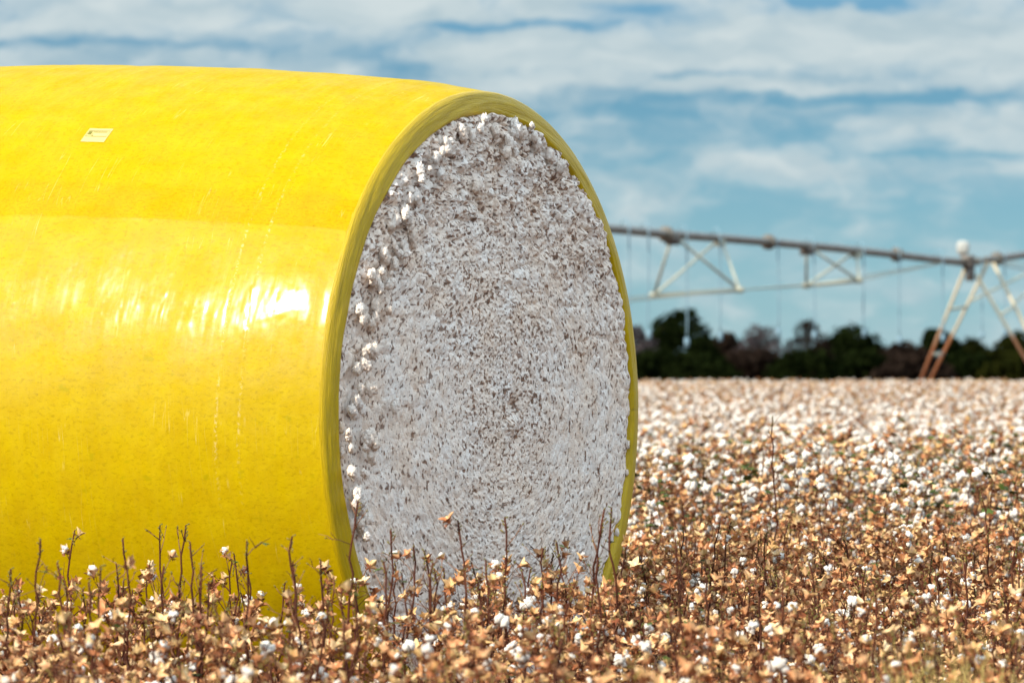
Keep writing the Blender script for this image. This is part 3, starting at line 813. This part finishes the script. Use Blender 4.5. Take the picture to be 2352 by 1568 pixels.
# the rest of the rows: one object, plants set on points
def field(name, pts, meshes, label, cat, zscale=(.88, 1.12), seed=1, pick=None):
    r = random.Random(seed)
    lib = bpy.data.collections.new(name + '_plants')
    for me_ in meshes:
        lib.objects.link(bpy.data.objects.new(me_.name, me_))
    me_ = bpy.data.meshes.new(name)
    me_.from_pydata([(x, y, float(gz(y))) for x, y in pts], [], [])
    n = len(pts)
    a1 = me_.attributes.new('rot', 'FLOAT_VECTOR', 'POINT'); a1.data.foreach_set('vector', np.array([(r.uniform(-.08, .08), r.uniform(-.08, .08), r.uniform(0, 6.28)) for _ in range(n)], np.float32).reshape(-1))
    a2 = me_.attributes.new('siz', 'FLOAT', 'POINT'); a2.data.foreach_set('value', np.array([r.uniform(*zscale) for _ in range(n)], np.float32))
    a3 = me_.attributes.new('idx', 'INT', 'POINT'); a3.data.foreach_set('value', np.array([pick(r, p_) if pick else r.randrange(len(meshes)) for p_ in pts], np.int32))
    ob = link(name, me_)
    ng = bpy.data.node_groups.new(name, 'GeometryNodeTree')
    ng.interface.new_socket('Geometry', in_out='INPUT', socket_type='NodeSocketGeometry')
    ng.interface.new_socket('Geometry', in_out='OUTPUT', socket_type='NodeSocketGeometry')
    N_ = ng.nodes; Lk = ng.links
    gi = N_.new('NodeGroupInput'); go = N_.new('NodeGroupOutput')
    ci = N_.new('GeometryNodeCollectionInfo'); ci.inputs['Collection'].default_value = lib
    ci.inputs['Separate Children'].default_value = True; ci.inputs['Reset Children'].default_value = True
    iop = N_.new('GeometryNodeInstanceOnPoints'); iop.inputs['Pick Instance'].default_value = True
    def attr(nm, typ):
        nd = N_.new('GeometryNodeInputNamedAttribute'); nd.data_type = typ; nd.inputs['Name'].default_value = nm
        return nd.outputs['Attribute']
    Lk.new(gi.outputs[0], iop.inputs['Points']); Lk.new(ci.outputs[0], iop.inputs['Instance'])
    Lk.new(attr('rot', 'FLOAT_VECTOR'), iop.inputs['Rotation'])
    Lk.new(attr('siz', 'FLOAT'), iop.inputs['Scale']); Lk.new(attr('idx', 'INT'), iop.inputs['Instance Index'])
    Lk.new(iop.outputs[0], go.inputs[0])
    md = ob.modifiers.new('plants', 'NODES'); md.node_group = ng
    info(ob, label, cat, None, 'stuff')
    return ob
jm = [joined_mesh(560 + i, 'bushy') for i in range(14)] + [joined_mesh(500 + i, 'picked') for i in range(4)]
field('picked_cotton_rows', rest, jm, 'dense picked rows of tan burs and brown stalks beyond the near plants', 'cotton field')
# tall unpicked rows behind, green leaves on the first of them
edge_pts = list(mixed); full_pts = []
y = 34.5
while y < 113:
    hw = .135 * y + 6; x = -hw
    st_ = .36 if y < 60 else .42
    while x < hw:
        xx = x + pr_.uniform(-.16, .16); yy = y + pr_.uniform(-.2, .2)
        if y < 37.2: continue_ = 0
        elif pr_.random() > (y - 39) / 9: edge_pts.append((xx, yy))
        else: full_pts.append((xx, yy))
        x += st_ * pr_.uniform(.8, 1.2)
    y += st_
jl = [joined_mesh(900 + i, 'leafy') for i in range(5)] + [joined_mesh(930 + i, 'full') for i in range(2)]
jf = [joined_mesh(950 + i, 'full') for i in range(8)] + [joined_mesh(980 + i, 'far') for i in range(6)]
field('leafy_cotton_rows', edge_pts, jl, 'darker band of cotton with green leaves before the white field', 'cotton field', seed=3)
field('white_cotton_field', full_pts, jf, 'unpicked white cotton field reaching to the dark trees', 'cotton field', (.92, 1.08), seed=4,
      pick=lambda r, p_: 8 + r.randrange(6) if r.random() < min(1, max(0, (p_[1] - 50) / 35)) else r.randrange(8))

# dry grass, lower right corner and lower middle
gm = MB(); gr = random.Random(21)
def tuft(x, y, n, hmax, sp):
    for k in range(n):
        a_ = gr.uniform(0, 6.28); h_ = hmax * gr.uniform(.5, 1); ox, oy = gr.uniform(-sp, sp), gr.uniform(-sp, sp)
        le = gr.uniform(.1, .55); wd = gr.uniform(.0015, .003)
        pts = [Vector((x + ox + math.cos(a_) * h_ * le * q * q, y + oy + math.sin(a_) * h_ * le * q * q, h_ * q * (1 - .18 * q * le))) for q in (0, .35, .7, 1)]
        gm.tube(pts, [wd, wd * .9, wd * .6, .0004], 3, 0)
        if gr.random() < .25:
            for j in range(6):
                q = pts[2].lerp(pts[3], j / 6); gm.tube([q, q + Vector((gr.uniform(-.02, .02), gr.uniform(-.02, .02), .02))], [.0015, .0006], 3, 0)
for k in range(26):
    p = at(gr.uniform(2080, 2400), 1500, 13.4 + gr.uniform(-.5, .6)); tuft(p.x, p.y, 26, gr.uniform(.60, .74), .06)
for px, D, h_ in ((1000, 13.4, .56), (1030, 13.6, .6), (1740, 13.2, .56), (1770, 13.5, .55), (40, 13.2, .55), (10, 13.5, .56), (560, 13.3, .52)):
    p = at(px, 1500, D); tuft(p.x, p.y, 12, h_ + .07, .04)
o = link('dry_grass', gm.mesh('dry_grass', [M['grass']])); info(o, 'straw-coloured dry grass blades along the bottom edge, thickest at lower right', 'grass', None, 'stuff')

# ---------------------------------------------------------------- centre-pivot irrigation machine
def PD(px): return 39.32 / (.382 - (px - 1176) / F)
def pv(px, py): return at(px, py, PD(px))
TD = 130.0
tower_base = at(2215, 850, TD)
piv = empty('irrigation_machine', (tower_base.x, TD, float(gz(TD))))
info(piv, 'long overhead irrigation pipe on an A-frame tower with trusses and drop hoses', 'irrigation machine')
off = Vector(piv.location)
def part(name, mb, mats, parent=None):
    if parent is None:
        mb.v = [tuple(Vector(p) - off) for p in mb.v]
    return link(name, mb.mesh(name, mats), parent or piv)
left = [(0,458),(300,463),(640,476),(960,497),(1120,505),(1270,514),(1410,526),(1530,538),(1645,546),(1765,556),(1910,569),(2060,585),(2150,596),(2222,604)]
right = [(2222,604),(2290,594),(2352,585),(2450,573),(2600,556),(2760,543)]
def pipe_at(px):
    pl = left if px <= 2222 else right
    return pv(px, float(np.interp(px, [a_[0] for a_ in pl], [a_[1] for a_ in pl])))
for pl in (left, right):
    mb = MB(); mb.tube([pv(*q) for q in pl], .085, 12); 
    for q in pl[1:-1:2]:
        c_ = pv(*q); dr = Vector((.357, .934, 0)); mb.tube([c_ - dr * .06, c_ + dr * .06], .16, 12)
    part('span_pipe', mb, [M['galv']])
perp = Vector((.934, -.357, 0))
joints = [(430,530,480,575,1.3),(820,930,875,655,1.9),(1240,1345,1290,702,1.9),(1545,1655,1600,672,1.80),(1853,1968,1912,650,1.17),(2430,2540,2490,630,1.5)]
nodes = []
for a_, b_, c_, cy, L in joints:
    ctr = pv(c_, cy); lft = ctr - perp * L / 2 - Vector((0, 0, .05)); rgt = ctr + perp * L / 2 + Vector((0, 0, .05))
    nodes.append((c_, lft, rgt)); mb = MB()
    pa, pb = pipe_at(a_), pipe_at(b_)
    for nd in (lft, rgt):
        mb.tube([pa, nd], .029, 6); mb.tube([pb, nd], .029, 6)
        mb.box(nd, (.16, .16, .12))
    mb.tube([lft, rgt], .045, 6)
    mb.box(pa - Vector((0, 0, .1)), (.28, .28, .20), 1); mb.box(pb - Vector((0, 0, .1)), (.2, .2, .14), 0)
    part('truss_frame', mb, [M['cream'], M['pipe']])
for s_ in (1, 2):
    mb = MB(); mb.tube([pipe_at(30)] + [n_[s_] for n_ in nodes[:5]] + [pipe_at(2185)], .016, 5); part('truss_rod', mb, [M['cream']])
    mb = MB(); mb.tube([pipe_at(2262), nodes[5][s_], pv(2760, 640)], .016, 5); part('truss_rod', mb, [M['cream']])
# tower legs: seen points of each leg, carried on down to the ground
def leg(p0, p1, D0, D1):
    a_ = at(*p0, D0); b_ = at(*p1, D1); zb = float(gz(TD)) + .45
    q = (a_.z - zb) / (a_.z - b_.z); return a_, a_.lerp(b_, q)
legs = [((2218,612),(2120,860),130,131.5),((2269,604),(2143,860),130.6,132),((2243,632),(2362,836),130,129),((2281,604),(2402,845),131,130)]
ends = []
for l_ in legs:
    a_, b_ = leg(*l_); ends.append((a_, b_)); mb = MB(); mb.tube([a_, b_], .045, 4); part('tower_leg', mb, [M['leg']])
pt2 = pipe_at(0); g2 = float(gz(pt2.y)); al = Vector((.357, .934, 0))
for sx2 in (-1, 1):
    for sy2 in (-1, 1):
        mb = MB(); mb.tube([pt2 + al * sy2 * .35, Vector((pt2.x, pt2.y, g2 - .05)) + perp * sx2 * 1.9 + al * sy2 * .15], .045, 4); part('tower_leg', mb, [M['leg']])
mb = MB()
for i in (0, 2):
    for q in (.30, .62):
        mb.tube([ends[i][0].lerp(ends[i][1], q), ends[i + 1][0].lerp(ends[i + 1][1], q)], .035, 5)
part('leg_brace', mb, [M['cream']])
mb = MB(); mb.tube([at(2233, 690, 130), at(2352, 631, 133), at(2420, 600, 136)], .03, 5); mb.tube([at(2325, 701, 130.5), at(2380, 650, 133)], .03, 5)
part('tower_strut', mb, [M['cream']])
mb = MB(); mb.tube([(ends[0][1] + ends[1][1]) / 2, (ends[2][1] + ends[3][1]) / 2], .09, 6); part('base_beam', mb, [M['leg']])
for i in (0, 2):
    c_ = (ends[i][1] + ends[i + 1][1]) / 2; dr = perp
    mb = MB(); ringp = []
    wz = Vector((c_.x, c_.y, float(gz(TD)) + .46))
    d1 = Vector((.357, .934, 0))
    for k in range(25):
        a_ = 2 * math.pi * k / 24; ringp.append(wz + (d1 * math.cos(a_) + Vector((0, 0, 1)) * math.sin(a_)) * .38)
    mb.tube(ringp, .10, 8, cap=False); whl = part('wheel', mb, [M['black']])
    mb = MB(); mb.tube([wz - perp * .06, wz + perp * .06], .27, 16); mb.v = [tuple(Vector(p) - off) for p in mb.v]
    link('wheel_rim', mb.mesh('wheel_rim', [M['galv']]), whl)
# white control cover on top, dark boxes under the pipe
mb = MB(); c_ = at(2212, 569, TD)
v, f = ICO3
sq = np.sign(v) * np.abs(v) ** .6
mb.add((sq * np.array([.145, .145, .165]) + np.array(c_)).tolist(), f); part('control_cover', mb, [M['white']])
mb = MB(); mb.tube([at(2222, 604, TD), at(2214, 590, TD)], .09, 8); mb.box(at(2222, 594, TD), (.3, .25, .16)); mb.box(at(2228, 628, TD), (.20, .20, .34)); mb.box(at(2224, 606, TD), (.24, .24, .22), 0)
part('gearbox', mb, [M['pipe']])
for px in (560, 720, 900, 1080, 1220, 1340, 1427, 1472, 1560, 1637, 1770, 1853, 1968, 2050, 2150, 2240, 2293, 2380, 2470, 2560, 2650):
    p = pipe_at(px); mb = MB(); x_, y_, z_ = p; r_ = rnd.uniform(-.02, .02)
    side = perp * .16
    bot = 1.3 + (850 - (765 + rnd.uniform(-12, 12))) / F * p.y
    mb.tube([p + Vector((0, 0, .08)), p + Vector((0, 0, .14)), p + side * .5 + Vector((0, 0, .20)), p + side + Vector((0, 0, .10)), p + side + Vector((0, 0, -.3)),
             Vector((p.x + side.x + r_, p.y + side.y, bot + .2)), Vector((p.x + side.x, p.y + side.y, bot))], .015, 6)
    e_ = Vector((p.x + side.x, p.y + side.y, bot)); mb.tube([e_, e_ - Vector((0, 0, .18))], .05, 6)
    part('drop_hose', mb, [M['hose']])

# ---------------------------------------------------------------- trees beyond the field
def tree(name, px0, px1, top, D, matn, label, seed, lobes=7, leaves=2600, size=.30, sparse=False, bottom=885, cat='tree', skirt=True):
    r = random.Random(seed); nr = np.random.RandomState(seed)
    gzv = float(gz(D)); c_ = at((px0 + px1) / 2, 850, D); hw = (px1 - px0) / 2 / F * D; H = at(0, top, D).z - gzv
    o = empty(name, (c_.x, D, gzv)); info(o, label, cat, 'trees beyond the cotton field')
    # crown volumes
    bl = []
    for k in range(lobes):
        q = (k + .5) / lobes * 2 - 1 + r.uniform(-.12, .12)
        hh = H * (1 - .42 * abs(q) ** 1.8) * r.uniform(.86, 1.0)
        rr_ = hw * r.uniform(.32, .46)
        rz_ = min(hh * .30, rr_ * 1.1)
        bl.append((q * (hw - rr_ * .7), r.uniform(-.4, .4) * hw, hh - rz_, rr_, rr_, rz_))
        if skirt: bl.append((q * (hw - rr_ * .6), r.uniform(-.3, .3) * hw, hh * .38, rr_ * 1.25, rr_, hh * .42))
    vs = []; per = leaves // len(bl)
    for (x, y_, z, a_, b_, cc) in bl:
        d = nr.normal(size=(per, 3)); d /= np.linalg.norm(d, axis=1)[:, None]
        rad_ = nr.uniform(.25, 1, (per, 1)) ** .45 * (1 + .08 * nr.normal(size=(per, 1)))
        p = d * rad_ * np.array([a_, b_, cc]) + np.array([x, y_, z])
        p = p[p[:, 2] > 0.05]
        vs.append(p)
    C = np.concatenate(vs); n = len(C)
    sz = size * nr.uniform(.6, 1.3, (n, 1))
    if sparse: sz *= .6
    u = nr.normal(size=(n, 3)); u /= np.linalg.norm(u, axis=1)[:, None]; v_ = np.cross(u, nr.normal(size=(n, 3))); v_ /= np.linalg.norm(v_, axis=1)[:, None]
    quad = np.stack([C - u * sz, C - v_ * sz * .6, C + u * sz, C + v_ * sz * .6], 1).reshape(-1, 3)
    me_ = bpy.data.meshes.new('crown'); me_.vertices.add(n * 4); me_.vertices.foreach_set('co', quad.reshape(-1).astype(np.float32))
    me_.loops.add(n * 4); me_.polygons.add(n); me_.loops.foreach_set('vertex_index', np.arange(n * 4, dtype=np.int32)); me_.polygons.foreach_set('loop_start', np.arange(n, dtype=np.int32) * 4)
    me_.update(calc_edges=True); me_.materials.append(M[matn]); link('crown', me_, o)
    mb = MB(); th_ = max(.12, H * .035)
    mb.tube([(0, 0, -.1), (r.uniform(-.1, .1), 0, H * .25), (r.uniform(-.2, .2), 0, H * .45)], [th_ * 1.3, th_, th_ * .8], 7)
    for (x, y_, z, a_, b_, cc) in bl:
        mb.tube([(0, 0, H * .22), (x * .5, y_ * .5, (z + H * .25) / 2), (x, y_, z), (x * 1.05, y_, z + cc * .8)], [th_ * .6, th_ * .45, th_ * .25, th_ * .08], 5)
        if sparse:
            for j in range(7):
                e_ = Vector((x + r.uniform(-1, 1) * a_, y_ + r.uniform(-1, 1) * b_, z + r.uniform(-.3, 1) * cc)); mb.tube([(x * .8, y_ * .8, z * .85), e_], [th_ * .15, .02], 3)
    link('trunk', mb.mesh('trunk', [M['trunk']]), o)
    return o
T = 600
trees = [(1432,1502,742,'crown_grey','thin greyish tree showing just right of the yellow rim'),
 (1478,1640,718,'crown_green','broad dark green tree nearest the bale, its crown in two humps'),
 (1612,1715,762,'crown_brown','low brownish-black tree right of the broad two-humped tree'),
 (1690,1800,748,'crown_grey','bare greyish tree with see-through twigs behind the brown bushes'),
 (1812,1905,734,'crown_brown','spindly purple-brown tree with an open top left of the round green tree'),
 (1880,2035,750,'crown_green','round full dark green tree in the middle of the tree line'),
 (2005,2140,790,'crown_brown','low sloping dark brown bush mass left of the tower legs'),
 (2112,2200,756,'crown_green','small flat-topped tree seen between the tower legs'),
 (2180,2290,782,'crown_olive','olive tree directly right of the left tower legs'),
 (2270,2430,772,'crown_olive','wide olive green tree at the right border of the picture')]
for k, (a_, b_, tp, mn, lab) in enumerate(trees):
    bare = mn == 'crown_grey' or k == 4
    tree('field_tree', a_ - 14, b_ + 14, tp - 10 - (k % 2) * 8, T + (k % 3) * 9, mn, lab, 60 + k, 5 if b_ - a_ < 100 else 7, 2200 if bare else 4200, .34, bare, skirt=(k != 7))
for k, (a_, b_, tp, mn, lab) in enumerate([(1440,1560,800,'crown_green','dark low bush under the broad two-humped tree'),(1540,1680,812,'crown_green','second dark bush from the bale along the tree line'),
      (1655,1800,800,'crown_brown','brown scrub bush under the bare greyish tree'),(1780,1920,796,'crown_green','dark bush under the spindly purple-brown tree'),
      (1900,2060,806,'crown_green','dark bush under the round full tree'),(2030,2180,812,'crown_brown','brown-black bush just left of the tower legs'),(2150,2300,808,'crown_green','dark bush behind the tower legs'),
      (2270,2440,806,'crown_olive','dark olive bush at the right border')]):
    tree('bush', a_ - 15, b_ + 15, tp - 10, T - 12 - (k % 2) * 5, mn, lab, 160 + k, 6, 2600, .34, False, cat='bush')
for k in range(7):       # the line goes on behind the bale and past the right border
    px = (960, 1100, 1250, 2430, 2580, 2730, 2880)[k]
    tree('field_tree', px, px + 170, 770 + (k % 3) * 8, T, 'crown_olive', 'tree standing past the right border' if k > 2 else 'tree of the same line hidden behind the bale', 260 + k, 6, 1800, .34, False)
